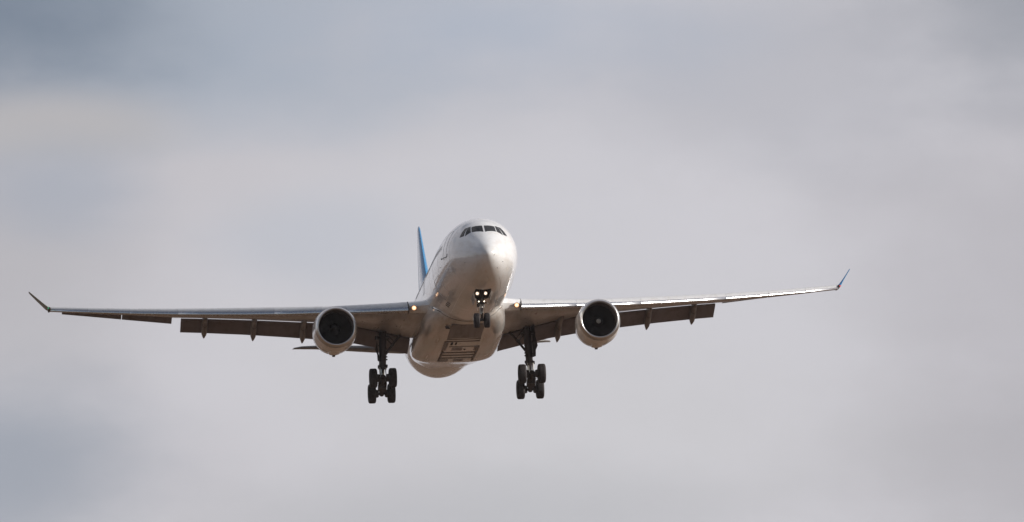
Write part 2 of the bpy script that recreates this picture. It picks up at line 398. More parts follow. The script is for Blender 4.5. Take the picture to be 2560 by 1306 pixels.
# static ports, probes, antennas and small vents
for (Y, T, s_) in [(.42, -97.5, .07), (1.74, -110.5, .06), (.23, 104, .05), (1.15, 116, .06), (1.1, 143.5, .08), (1.97, 176, .07), (7.4, -100.5, .08)]:
    p = fpt(Y, T); q = fpt(Y, T, s_)
    mb = MB().tube(p, q, .014, .01, 8); mb.tube(q + Vector((0, -.05, 0)), q + Vector((0, .02, 0)), .009, .014, 8)
    sub('air_data_probe', mb, M['dark'], fus)
for (Y, T) in ((11.9, -141), (12.5, -141), (13.1, -141)):
    sub('drain_vent', skin_patch([(Y, T - 3), (Y + .16, T - 3), (Y + .16, T + 3), (Y, T + 3)], 2, 2, .02, .03), M['dark'], fus)
for Y_ in (4.0, 8.4, 11.6, 14.6):
    sub('skin_joint', skin_line([(Y_, t) for t in range(-168, -40, 14)], .016, .002, .006, 3), M['hair_line'], fus)
for T_ in (-118, -150, 150, 118):
    sub('skin_joint', skin_line([(Y_, T_) for Y_ in (2.2, 3, 4, 5, 6.5, 8, 10, 12, 15)], .016, .002, .006, 3), M['hair_line'], fus)
def blade(p, h, c_, lean=.5, t=.03, d=(0, 0, -1)):
    p = Vector(p); d = Vector(d); L = Vector((0, 1, 0))
    return MB().plate([p - d * .15, p - d * .15 + L * c_, p + d * h + L * (c_ * .55 + h * lean), p + d * h + L * (c_ * .2 + h * lean)], t)
sub('belly_antenna', blade(fpt(9.6, 180), .35, .4), M['white'], fus, bevel=.008)
sub('belly_antenna', blade(fpt(13.2, 180), .38, .45), M['white'], fus, bevel=.008)
sub('beacon_lamp', MB().lathe([(0, .14), (.05, .13), (.10, .08), (.13, 0)], fpt(14.6, 180), (0, 0, -1), 16), M['seam'], fus)

# ------------------------------------------------------------------ belly fairing
def fring(hw, zb, zt, Y, e=3.2, n=64):
    zc = (zb + zt) / 2; hz = (zt - zb) / 2; P = []
    for k in range(n):
        a = 2 * math.pi * k / n; sx, cz = math.sin(a), math.cos(a)
        P.append((hw * math.copysign(abs(sx) ** (2 / e), sx), Y, zc + hz * math.copysign(abs(cz) ** (2 / e), cz)))
    return P
fair = MB().loft([fring(*r) for r in [
    (1.2, -2.55, -1.0, 15.2, 2.2), (1.9, -2.77, -.9, 15.9, 2.2), (2.4, -2.87, -.7, 17.2, 2.3), (2.78, -3.02, -.4, 19.0, 2.6),
    (2.98, -3.17, -.4, 21.0, 3.0), (3.08, -3.28, -.5, 24, 3.4), (3.12, -3.32, -.6, 27.5, 3.6), (3.12, -3.32, -.7, 30.0, 3.6), (3.10, -3.29, -.8, 30.9, 3.5),
    (3.05, -3.20, -.8, 31.7, 3.3), (2.95, -3.05, -.9, 33, 3.0), (2.7, -2.85, -1.0, 35, 2.8), (2.2, -2.70, -1.2, 37, 2.6), (1.5, -2.62, -1.6, 38.5, 2.4)]], True, True, True)
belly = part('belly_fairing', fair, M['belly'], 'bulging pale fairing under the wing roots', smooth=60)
FR = [(15.2, 1.2, -2.55, -1.0, 2.2), (15.9, 1.9, -2.77, -.9, 2.2), (17.2, 2.4, -2.87, -.7, 2.3), (19.0, 2.78, -3.02, -.4, 2.6), (21.0, 2.98, -3.17, -.4, 3.0)]
def outer(Y, T):
    """outermost skin point (fuselage or fairing) at a station and angle"""
    p = fpt(Y, T); q = [float(np.interp(Y, [r[0] for r in FR], [r[k] for r in FR])) for k in range(1, 5)]
    c0 = Vector((0, Y, -.2)); d = p - c0; k = 1.0
    while k < 1.3:
        z = c0.z + d.z * k; x = d.x * k; zc, hz = (q[1] + q[2]) / 2, (q[2] - q[1]) / 2
        if abs(x / q[0]) ** q[3] + abs((z - zc) / hz) ** q[3] > 1: break
        k += .002
    return c0 + d * k
ctl = [(18.0, -121), (16.4, -134), (15.95, -147), (15.9, -160), (16.0, -172), (16.0, -180), (16.0, -188), (15.9, -200), (15.95, -213), (16.4, -226), (18.0, -239)]
P = []
for (a0, b0), (a1, b1) in zip(ctl, ctl[1:]):
    for k in range(8): P.append(outer(a0 + (a1 - a0) * k / 8, b0 + (b1 - b0) * k / 8))
for _ in range(6): P = [P[0]] + [(a_ + b_ * 2 + c_) / 4 for a_, b_, c_ in zip(P, P[1:], P[2:])] + [P[-1]]
rings = []
for k, p in enumerate(P):
    t_ = (P[min(k + 1, len(P) - 1)] - P[max(k - 1, 0)]).normalized(); o_ = Vector((p.x, 0, p.z)).normalized(); sd_ = t_.cross(o_).normalized() * .04
    rings.append([p - sd_ - o_ * .05, p + sd_ - o_ * .05, p + sd_ + o_ * .012, p - sd_ + o_ * .012])
part('fairing_seam', MB().loft(rings, True, True, True), M['seam'])
ZB = -3.335
def bpanel(name, pts, m, z=ZB, t=.02):
    P = [Vector((x, y, z)) for x, y in pts]
    return sub(name, MB().loft([[p for p in P], [p + Vector((0, 0, t + .05)) for p in P]], True, True, True), m, belly)
def zbelly(Y): return float(np.interp(Y, [15.9, 17.2, 19, 21, 24, 27.5, 30, 30.9], [-2.77, -2.87, -3.02, -3.17, -3.28, -3.32, -3.32, -3.29]))
# ventilated access panel, then the wheel-bay doors with their frame lines
def bquad(name, x0, x1, y0, y1, m, d=.012):
    mb = MB(); ks = 4; r = []
    for k in range(ks + 1):
        Y = y0 + (y1 - y0) * k / ks; z = zbelly(Y) - d
        r.append([(x0, Y, z), (x1, Y, z), (x1, Y, z + .06), (x0, Y, z + .06)])
    return sub(name, mb.loft(r, True, True, True), m, belly)
bquad('access_panel', -1.22, 1.16, 17.0, 20.9, M['panel'])
bquad('panel_joint', -1.2, 1.2, 21.2, 21.45, M['panel_line']); bquad('panel_joint', -1.2, 1.2, 21.95, 22.25, M['panel_line'])
bquad('vent_grille', -1.32, -1.0, 22.2, 25.4, M['panel'], .016)
bquad('panel_joint', -.85, 1.3, 23.9, 24.05, M['panel_line'])
bquad('vent_grille', -.6, .15, 24.4, 25.5, M['panel'], .016); bquad('vent_grille', 1.0, 1.28, 24.1, 25.6, M['panel'], .016)
bquad('panel_joint', -1.2, 1.25, 26.2, 26.65, M['panel_line']); bquad('panel_joint', -1.2, 1.3, 27.3, 27.75, M['panel_line'])
bquad('panel_joint', -1.2, 1.35, 28.5, 28.95, M['panel_line'])
bquad('panel_joint', -1.25, -1.1, 25.8, 30.2, M['panel_line']); bquad('panel_joint', 1.2, 1.35, 24.1, 30.2, M['panel_line'])
bquad('vent_grille', -1.1, -.5, 29.4, 30.3, M['panel'], .016); bquad('vent_grille', -.1, .6, 29.4, 30.3, M['panel'], .016)
bquad('drain_vent', -.82, -.68, 22.5, 23.3, M['dark'], .03); bquad('drain_vent', -.5, -.4, 22.5, 23.3, M['dark'], .03)
bquad('drain_vent', .28, .4, 25.0, 25.3, M['dark'], .03)
mb = MB().plate([(-1.62, 17.75, -2.83), (-1.32, 17.75, -2.90), (-1.25, 18.05, -2.95), (-1.55, 18.2, -2.90)], .05)
sub('drain_vent', mb, M['dark'], belly)
bquad('panel_joint', -.02, .02, 31.0, 31.01, M['panel_line'])

# ------------------------------------------------------------------ wings
WX = [2.2, 3.5, 5, 7, 9.4, 12, 15, 18, 20, 23, 26, 28.75]
def yle(X): return 18.6 + (X - 2.82) * (34.84 - 18.6) / (28.85 - 2.82)
def chord(X): return float(np.interp(X, [2.82, 9.4, 29], [10.6, 7.2, 2.6]))
ZN = [-1.66, -1.49, -1.33, -1.11, -.85, -.59, -.225, .18, .465, .93, 1.425, 1.90]      # slat nose underside
ZT = [-.50, -.54, -.47, -.34, -.165, .11, .455, .80, 1.04, 1.43, 1.865, 2.29]          # top of slat
ZS = [-2.25, -2.03, -1.60, -1.06, -.56, -.175, .255, .65, .88, 1.44, 1.88, 2.28]       # trailing edge of the fixed wing
ZF = [-2.95, -2.60, -2.245, -1.75, -1.36, -.925, -.46, -.055, .185, .185, .2, .2]      # flap trailing edge
ip = lambda T, X: float(np.interp(X, WX, T))
YS_ADD = [1.95, 1.95, 1.95, 1.15, .55, 0, 0, 0, 0, 0, 0, 0]      # the inboard fixed wing reaches back over the gear legs
def yslot(X): return yle(X) + .78 * chord(X) + ip(YS_ADD, X)
def zslot(X): return ip(ZS, X) + .170 * ip(YS_ADD, X)
def yflap(X): return yle(X) + chord(X) + .7 + ip(YS_ADD, X) * .75
def zflap(X): return ip(ZF, X) + .170 * ip(YS_ADD, X) * .75
def wing_sec(X, slatted=True):
    Y0, c_ = yle(X), chord(X); zn, zt, zs = ip(ZN, X), ip(ZT, X), zslot(X); H = zt - zn; L = yslot(X) - Y0
    line = lambda f: zn + (zs - zn) * f
    if slatted:
        front = [(.10, zn + .25 * H), (.055, zn + .45 * H), (.07, zn + .70 * H), (.115, zt - .03)]
    else:      # fixed root leading edge: full rounded nose
        front = [(.04, zn + .03 * H), (.005, zn + .20 * H), (-.012, zn + .48 * H), (.004, zn + .74 * H), (.045, zn + .93 * H), (.10, zt)]
        front = [(u_ + .035, z_) for u_, z_ in front]
    low = [(1.0, zs), (.8, line(.8) - .002 * c_), (.55, line(.55) - .012 * c_), (.3, line(.3) - .016 * c_), (.16, line(.16) - .006 * c_ + (.05 * H))]
    top = [(.25, zt + .010 * c_), (.45, zt + .012 * c_ + (zs - zn) * .18), (.7, zt + (zs + .06 * c_ - zt) * .62), (1.0, zs + .012 * c_ + .03)]
    return [(X, Y0 + L * a, z) for a, z in low + front + top]
def span(sd, pts): return [(sd * x, y, z) for x, y, z in pts]
def xs_between(a, b): return [a] + [x for x in WX if a + .05 < x < b - .05] + [b]
def build_wing(sd):
    side = 'port' if sd > 0 else 'starboard'
    lab = 'wing on the right of the picture, sunlit along its leading edge' if sd > 0 else 'wing on the left of the picture, its inner part in the shade of the fuselage'
    mb = MB().loft([span(sd, wing_sec(x)) for x in xs_between(4.0, 28.75)], True, True, True)
    for q in range(len(mb.m) - 2):
        if q % 13 in (7, 8, 9, 10, 11): mb.m[q] = 1
    wing = part('wing', mb, [M['wing_grey'], M['wing_top']], lab, smooth=40)
    # upper skin and fixed root leading edge are paler
    mb = MB().loft([span(sd, wing_sec(x, False)) for x in (2.2, 2.9, 3.5, 4.0)], True, True, True)
    for q in range(len(mb.m) - 2):
        if q % 15 in (0, 1, 2, 3, 4): mb.m[q] = 1
    root = sub('wing_root', mb, [M['white'], M['wing_grey']], wing, smooth=50)
    # underside grey of the root
    sl = []
    for a, b in ((4.06, 8.25), (8.262, 9.938), (9.95, 13.192), (13.208, 19.832), (19.848, 23.172), (23.188, 26.112), (26.128, 28.70)):
        rings = []
        for x in xs_between(a, b):
            Y0, c_ = yle(x), chord(x); zn, zt = ip(ZN, x), ip(ZT, x); H = zt - zn; cs2 = .11 * c_ + .1
            sec_ = [(1.0, 1.0), (.82, .97), (.60, .885), (.40, .76), (.22, .59), (.10, .42), (.02, .25), (0, .12), (.04, .03), (.14, 0), (.34, .0), (.55, .04),
                    (.50, .12), (.30, .20), (.34, .45), (.55, .70), (.85, .88)]
            rings.append(span(sd, [(x, Y0 + u * cs2, zn + v * H) for u, v in sec_]))
        mb = MB().loft(rings, True, True, True)
        for q in range(len(mb.m) - 2):
            if q % 17 in (0, 1, 2, 3, 4, 16, 15): mb.m[q] = 1
        sub('slat' if a != 8.262 else 'pylon_leading_edge', mb, [M['slat'], M['slat_top']], wing, smooth=60)
    # flaps
    for a, b in ((3.25, 9.0), (9.12, 19.42)):
        rings = []
        for x in [a] + [q for q in WX + [8, 11, 14, 17] if a + .05 < q < b - .05] + [b]:
            rings.append((x, span(sd, flap_sec(x))))
        rings = [r for _, r in sorted(rings, key=lambda t: t[0])]
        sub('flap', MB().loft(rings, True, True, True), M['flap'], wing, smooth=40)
    # ailerons, drooped more on the starboard side
    za = {20: .61, 23: 1.16, 26: 1.72, 28: 2.08} if sd < 0 else {20: .98, 23: 1.46, 26: 1.89, 28: 2.19}
    for a, b in ((20.05, 23.55), (23.6, 27.8)):
        rings = []
        for x in xs_between(a, b):
            c_ = chord(x); Y1 = yle(x) + .78 * c_; zs = ip(ZS, x); ze = float(np.interp(x, list(za), list(za.values())))
            rings.append(span(sd, [(x, Y1 + .03, zs + .02), (x, Y1 + .012, zs + .06), (x, Y1 + .05, zs + .012 * c_ + .05), (x, Y1 + .5 * .22 * c_, (zs + ze) / 2 + .07), (x, Y1 + .22 * c_, ze + .02), (x, Y1 + .22 * c_, ze)]))
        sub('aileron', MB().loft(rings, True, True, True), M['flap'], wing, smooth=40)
    # flap track fairings
    for X, zt_ in ((7.6, -2.1), (10.83, -1.52), (14.3, -1.03), (17.75, -.51)):
        c_ = chord(X); Y0 = yle(X); zs = zslot(X); Ys = yslot(X); Yt = Y0 + c_ + 1.05 + ip(YS_ADD, X) * .5; zt_ += .085 * ip(YS_ADD, X)
        zl = ip(ZN, X) + (zs - ip(ZN, X)) * .62
        P = [(Y0 + .50 * c_, zl + .0, .03, .05), (Y0 + .56 * c_, zl - .08, .12, .14), (Y0 + .66 * c_, zs - .10 + (zl - zs) * .4, .18, .24), (Ys - .25, zs - .13, .20, .28),
             (Ys + .15, zs - .28, .225, .36), (Ys + (Yt - Ys) * .45, zs + (zt_ - zs) * .50, .235, .36), (Ys + (Yt - Ys) * .68, zs + (zt_ - zs) * .70, .205, .30),
             (Ys + (Yt - Ys) * .87, zs + (zt_ - zs) * .88, .10, .15), (Yt, zt_ + .02, .012, .02)]
        rings = [[(sd * X + w_ * math.sin(2 * math.pi * k / 20), y, z + h_ * math.cos(2 * math.pi * k / 20)) for k in range(20)] for y, z, w_, h_ in P]
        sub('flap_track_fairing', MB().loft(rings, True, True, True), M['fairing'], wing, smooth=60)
        # the dark slit where the moving half starts
        q = P[4]; sub('fairing_joint', MB().loft([[(sd * X + (q[2] + .006) * math.sin(2 * math.pi * k / 20), q[0] + d, q[1] + (q[3] + .006) * math.cos(2 * math.pi * k / 20)) for k in range(20)] for d in (-.012, .012)], True, True, True), M['dark'], wing)
    # winglet
    X0, Y0, Z0 = 28.7, yle(28.7) + .1, 2.10; ct = 1.55
    rings = []
    for f, c2, tw in ((0, ct, .16), (.12, ct * 1.05, .11), (.35, ct * .92, .07), (.7, ct * .7, .045), (.95, ct * .5, .04), (1.0, ct * .36, .02)):
        bx = X0 + (.16 + 1.22 * f if f > .01 else 0); by = Y0 + 3.2 * f; bz = Z0 + .1 * min(1, f * 8) + 1.76 * f
        ox, oz = -math.cos(R_(30)) * tw, math.sin(R_(30)) * tw
        rings.append(span(sd, [(bx, by, bz), (bx + ox * .7, by + .15 * c2, bz + oz * .7), (bx + ox, by + .4 * c2, bz + oz), (bx, by + c2, bz), (bx - ox * .6, by + .4 * c2, bz - oz * .6), (bx - ox * .5, by + .12 * c2, bz - oz * .5)]))
    wl = sub('winglet', MB().loft(rings, True, True, True), M['winglet_dark'] if sd < 0 else M['blue_matt'], wing, 'blue winglet' if sd > 0 else 'dark winglet with shade put into its colour', smooth=50)
    # tip cap and navigation lamp
    mb = MB().lathe([(0, .02), (.08, .08), (.3, .11), (.9, .11), (1.6, .07), (2.0, .02)], (sd * 28.78, yle(28.7) - .02, 2.16), (0, 1, 0), 20)
    sub('wing_tip', mb, M['seam'], wing)
    c0 = Vector((sd * 28.86, yle(28.7) - .03, 2.16))
    sub('navigation_light', MB().lathe([(-.05, 0), (-.02, .035), (.06, .06), (.18, .06), (.25, .0)], c0, (0, 1, 0), 14), M['navr'] if sd > 0 else M['navg'], wing, rad=(c0, .2))
    # end face of the inboard slat and landing light in the root leading edge
    Yc, zn, zt = yle(3.64), ip(ZN, 3.64), ip(ZT, 3.64)
    xa = 4.02; e = [(0, .10), (.02, .02), (.16, 0), (.6, .02), (1.0, 1.0), (.6, .90), (.22, .62), (.05, .35)]
    rings = [span(sd, [(xx, yle(xx) + u * 1.25 - .02, ip(ZN, xx) - .02 + v * (ip(ZT, xx) - ip(ZN, xx) + .04)) for u, v in e]) for xx in (xa - .03, xa + .02)]
    sub('slat_end_rib', MB().loft(rings, True, True, True), M['seam'], wing)
    c0 = Vector((sd * (3.66), 19.08, -1.20)); dd = Vector((-.05 * sd * 0, -1, -.12)).normalized()
    hs_ = MB().lathe([(.35, .12), (.06, .185), (-.01, .185), (-.012, .165), (.05, .155), (.2, .10), (.22, 0)], c0, tuple(-dd), 28)
    hl = sub('landing_light_housing', hs_, M['seam'], wing)
    sub('landing_light', MB().lathe([(-.03, 0), (-.025, .06), (-.01, .11), (.03, .155)], c0, tuple(-dd), 28), M['lamp'], wing, 'lit landing light in the wing root', rad=(c0, .17))
    return wing
def flap_sec(x):
    c_ = chord(x); Ys = yslot(x); zs = zslot(x); zf = zflap(x); Yf = yflap(x)
    g = -.075 if x > 9.1 else -.12
    A = Vector((Ys + (.05 if x > 9.1 else -.12), zs - g - .02)); B = Vector((Yf, zf)); d = B - A; n = Vector((-d.y, d.x)); n = n / n.length
    if n.y < 0: n = -n
    t = .14 + .012 * c_
    pr = [(-.0, -.35), (.03, -.05), (.015, .0), (.10, .32), (.30, .55), (.6, .40), (1.0, .03), (1.0, -.03), (.6, -.25), (.25, -.55), (.06, -.55)]
    # keep the leading edge top just under the wing so the slot stays open
    return [(x, A.x + d.x * u + n.x * t * (v - .35) , A.y + d.y * u + n.y * t * (v - .35)) for u, v in pr]
wings = {s: build_wing(s) for s in (-1, 1)}

# ------------------------------------------------------------------ engines
def build_engine(sd):
    C = Vector((sd * 9.37, 17.44, -2.65)); ax = (0, 1, 0)
    outer = [(.34, 1.475), (.42, 1.49), (.8, 1.535), (1.4, 1.575), (2.2, 1.575), (3.1, 1.50), (4.0, 1.33), (4.8, 1.13), (5.5, .96), (5.5, .92), (4.9, .95)]
    eng = part('engine', MB().lathe(outer, C, ax, 72), M['nacelle'], 'engine under the wing on the %s of the picture' % ('right' if sd > 0 else 'left'), smooth=50)
    lip = [(.34, 1.472), (.2, 1.435), (.1, 1.395), (.03, 1.35), (0, 1.315), (.012, 1.275), (.06, 1.24), (.16, 1.215)]
    sub('inlet_lip', MB().lathe(lip, C, ax, 72), M['lip'], eng, smooth=60)
    sub('inlet_duct', MB().lathe([(.16, 1.214), (.4, 1.20), (.8, 1.215), (1.25, 1.24), (1.9, 1.24), (1.9, .3)], C, ax, 72), M['duct'], eng)
    sub('lip_joint', MB().lathe([(.325, 1.474), (.33, 1.479), (.345, 1.480), (.35, 1.476)], C, ax, 72), M['panel_line'], eng)
    sub('cowl_joint', MB().lathe([(1.98, 1.57), (1.985, 1.582), (2.01, 1.582), (2.015, 1.57)], C, ax, 72), M['seam'], eng)
    sub('cowl_joint', MB().lathe([(3.28, 1.47), (3.285, 1.487), (3.31, 1.482), (3.315, 1.465)], C, ax, 72), M['seam'], eng)
    fan = MB(); nb = 26
    for k in range(nb):
        a0 = 2 * math.pi * k / nb; P = []
        for j in range(7):
            r = .38 + (1.215 - .38) * j / 6; tw = R_(20 + 42 * j / 6); ch = .17 + .05 * j / 6; swp = .10 * (j / 6) ** 2
            for e in (-1, 1):
                da = (e * ch * math.sin(tw)) / r + swp; dy = e * ch * math.cos(tw)
                P.append((C.x + r * math.sin(a0 + da), C.y + 1.42 + dy, C.z + r * math.cos(a0 + da)))
        fan.add(P, [(2 * j, 2 * j + 1, 2 * j + 3, 2 * j + 2) for j in range(6)])
    sub('fan', fan, M['fan'], eng)
    sub('spinner', MB().lathe([(.86, .07), (.95, .14), (1.1, .24), (1.3, .345), (1.5, .39), (1.6, .39)], C, ax, 32), M['spin'], eng, smooth=60)
    sub('spinner_tip', MB().lathe([(.74, 0), (.745, .05), (.78, .11), (.83, .155), (.87, .17), (.93, .13)], C, ax, 24), M['spin_tip'] if sd > 0 else M['spin'], eng, 'pale grey spinner tip' if sd > 0 else None, smooth=60)
    # exhaust plug
    sub('exhaust_nozzle', MB().lathe([(4.9, .90), (5.5, .90), (5.75, .86), (5.75, .80), (5.0, .5)], C, ax, 48), M['gear'], eng)
    # pylon, gearbox bulge, drain mast and strake
    yw = yle(9.37)
    rings = []
    for y, z0, z1, w_ in ((C.y + 1.2, C.z + 1.45, C.z + 1.62, .05), (C.y + 2.4, C.z + 1.40, C.z + 1.72, .20), (C.y + 4.0, C.z + 1.2, C.z + 1.85, .27), (yw + .35, C.z + 1.0, -.62, .28), (yw + 2.6, C.z + .9, -.75, .26), (yw + 4.2, C.z + 1.15, -.85, .16), (yw + 5.0, -1.0, -.9, .03)):
        rings.append([(C.x - w_, y, z0), (C.x - w_, y, z1 - w_ * .6), (C.x - w_ * .4, y, z1), (C.x + w_ * .4, y, z1), (C.x + w_, y, z1 - w_ * .6), (C.x + w_, y, z0)])
    sub('pylon', MB().loft(rings, True, True, True), M['nacelle'], eng, smooth=40)
    rings = [[(C.x - .05 + w_ * math.sin(a), y, C.z + z + h_ * math.cos(a)) for a in [2 * math.pi * k / 16 for k in range(16)]] for y, z, w_, h_ in
             ((C.y + .9, -1.46, .1, .05), (C.y + 1.5, -1.50, .38, .13), (C.y + 2.4, -1.50, .44, .17), (C.y + 3.3, -1.42, .34, .14), (C.y + 4.0, -1.28, .08, .05))]
    sub('gearbox_fairing', MB().loft(rings, True, True, True), M['nacelle'], eng, smooth=60)
    sub('drain_mast', MB().plate([(C.x - .06, C.y + 2.3, C.z - 1.6), (C.x - .06, C.y + 2.9, C.z - 1.58), (C.x - .06, C.y + 3.0, C.z - 1.70), (C.x - .06, C.y + 2.7, C.z - 1.71)], .2), M['seam'], eng, bevel=.02)
    a = R_(-38 * sd); 
    p = lambda r, y: (C.x + r * math.sin(a), C.y + y, C.z + r * math.cos(a))
    sub('strake', MB().plate([p(1.54, 1.0), p(1.56, 2.4), p(1.72, 2.45), p(1.70, 2.1)], .03), M['nacelle'], eng)
    return eng
engines = {s: build_engine(s) for s in (-1, 1)}

# ------------------------------------------------------------------ tail
def foil(le, ch, t, axis, tw=0):
    """thin symmetric section: le point, chord aft, thickness; axis = unit vector of thickness"""
    pr = [(0, 0), (.02, .28), (.10, .46), (.3, .5), (.6, .34), (1, .02), (1, -.02), (.6, -.34), (.3, -.5), (.10, -.46), (.02, -.28)]
    le = Vector(le); ax = Vector(axis); d = Vector((0, math.cos(tw), math.sin(tw))); 
    return [le + d * ch * u + ax * (t * v) for u, v in pr]
fin = part('tail_fin', MB().loft([foil((0, y, z), c_, t, (1, 0, 0)) for y, z, c_, t in
    ((45.6, 2.3, 11.6, 1.0), (47.6, 3.6, 9.6, .95), (50.44, 6.41, 6.6, .66), (52.9, 8.75, 4.1, .42), (54.9, 10.75, 2.1, .22), (55.2, 10.98, 1.7, .12))], True, True, True), M['blue'], 'bright blue tail fin', smooth=50)
sub('rudder', MB().loft([foil((0, y, z), c_, t, (1, 0, 0)) for y, z, c_, t in ((55.0, 3.4, 2.2, .40), (55.9, 8.7, 1.1, .20), (56.3, 10.5, .7, .10))], True, True, True), M['blue'], fin, smooth=50)
for sd in (-1, 1):
    tw = R_(5.0)
    R = []
    for X, y, z, c_, t in ((.6, 49.3, .85, 5.6, .60), (2.0, 50.4, 1.02, 5.1, .55), (4, 52.05, 1.36, 4.2, .46), (6, 53.6, 1.72, 3.3, .36), (8, 55.0, 2.05, 2.45, .26), (9.1, 55.75, 2.17, 2.0, .20), (9.6, 56.5, 2.24, 1.25, .10), (9.68, 57.0, 2.27, .7, .03)):
        R.append(foil((sd * X, y, z), c_, t, (0, 0, 1), tw))
    hs = part('horizontal_stabiliser', MB().loft(R, True, True, True), M['tailgrey'], 'tailplane half on the %s of the picture' % ('right' if sd > 0 else 'left'), smooth=50)

# ------------------------------------------------------------------ wheels and gear
def wheel_mb(c, r, w_, sdx=1):
    hw = w_ / 2
    prof = [(-hw * .55, r * .48), (-hw * .80, r * .56), (-hw * .97, r * .72), (-hw * .98, r * .84), (-hw * .84, r * .95), (-hw * .62, r * .992), (-hw * .40, r), (-hw * .38, r * .985), (-hw * .33, r * .985), (-hw * .31, r),
            (-hw * .05, r), (-hw * .03, r * .985), (hw * .03, r * .985), (hw * .05, r), (hw * .31, r), (hw * .33, r * .985), (hw * .38, r * .985), (hw * .40, r), (hw * .62, r * .992), (hw * .84, r * .95), (hw * .98, r * .84), (hw * .97, r * .72), (hw * .80, r * .56), (hw * .55, r * .48)]
    mb = MB().lathe(prof, c, (1, 0, 0), 56, 0)
    mb.lathe([(-hw * .55, r * .49), (-hw * .62, r * .40), (-hw * .35, r * .30), (-hw * .4, r * .12), (-hw * .5, 0)], c, (1, 0, 0), 40, 1)
    mb.lathe([(hw * .55, r * .49), (hw * .62, r * .40), (hw * .35, r * .30), (hw * .4, r * .12), (hw * .5, 0)], c, (1, 0, 0), 40, 1)
    return mb
def build_nose_gear():
    top = Vector((0, 6.5, -2.0)); axl = Vector((0, 6.7, -4.285))
    mb = MB().tube(top, (0, 6.58, -3.12), .125, .12, 20)
    mb.tube((0, 6.57, -3.0), (0, 6.60, -3.30), .19, .16, 20)             # steering collar
    mb.box((0, 6.45, -3.12), (.20, .10, .06)); mb.tube((-.34, 6.5, -3.08), (.34, 6.5, -3.08), .045, None, 10)
    mb.tube((0, 5.2, -2.35), (0, 6.5, -3.0), .05, None, 10)               # drag stay
    mb.tube((-.25, 4.9, -2.1), (-.08, 6.4, -2.7), .035, None, 8); mb.tube((.25, 4.9, -2.1), (.08, 6.4, -2.7), .035, None, 8)
    g = part('nose_landing_gear', mb, M['gear'], 'nose wheel leg with twin wheels and two lit lamps', smooth=40)
    m2 = MB().tube((0, 6.59, -3.25), (0, 6.66, -3.75), .105, .10, 20); m2.tube((-.13, 6.6, -3.3), (-.11, 6.7, -3.9), .02, None, 8)
    sub('strut', m2, M['gear_pale'], g, 'pale strut')
    m2 = MB().tube((0, 6.66, -3.75), axl, .072, .075, 20)
    sub('piston', m2, M['chrome'], g)
    m2 = MB().tube(axl + Vector((-.36, 0, 0)), axl + Vector((.36, 0, 0)), .062, None, 14); m2.box(axl + Vector((0, 0, .04)), (.12, .10, .10))
    m2.plate([(-.10, 6.42, -3.45), (.10, 6.42, -3.45), (.04, 6.18, -3.8), (-.04, 6.18, -3.8)], .05)
    m2.plate([(-.04, 6.18, -3.8), (.04, 6.18, -3.8), (.10, 6.55, -4.2), (-.10, 6.55, -4.2)], .05)
    sub('axle', m2, M['gear'], g)
    for sx in (-1, 1):
        c0 = axl + Vector((sx * .36, 0, 0)); sub('wheel', wheel_mb(c0, .525, .40), [M['tyre'], M['rim']], g, smooth=50)
        c1 = Vector((sx * .29 + .01, 6.30, -2.44)); d = Vector((0, -1, -.1)).normalized()
        sub('lamp_housing', MB().lathe([(.16, .05), (.05, .13), (-.01, .135), (-.01, .12), (.04, .11)], c1, tuple(-d), 20), M['gear_pale'], g)
        sub('landing_light', MB().lathe([(-.025, 0), (-.02, .05), (0, .08), (.03, .105)], c1, tuple(-d), 20), M['lamp3'], g, 'lit landing light', rad=(c1, .14))
        c2 = Vector((sx * .19, 6.36, -2.99))
        sub('taxi_light', MB().lathe([(-.02, 0), (-.012, .028), (0, .042), (.08, .044)], c2, (0, 1, 0), 16), M['lamp2'], g, rad=(c2, .1))
        c2 = Vector((sx * .36 + .03, 6.36, -3.12))
        sub('taxi_light', MB().lathe([(-.02, 0), (-.012, .035), (0, .05), (.08, .052)], c2, (0, 1, 0), 16), M['chrome'], g, rad=(c2, .1))
        m3 = MB().plate([(sx * .64, 5.2, -2.50), (sx * .64, 7.3, -2.62), (sx * .50, 7.3, -3.12), (sx * .50, 5.5, -3.05)], .05)
        sub('gear_door', m3, M['belly'], g, bevel=.01)
    m3 = MB().box((0, 7.35, -2.9), (.25, .03, .32)); sub('gear_door', m3, M['gear'], g, bevel=.01)
    hs2 = MB()
    for q in range(5):
        x0 = -.2 + q * .1; hs2.tube((x0, 6.4, -3.2 + .03 * (q % 2)), (x0 * .8 + .02, 6.45, -3.42), .018, None, 6)
    sub('hydraulic_hoses', hs2, M['gear_pale'], g)
build_nose_gear()

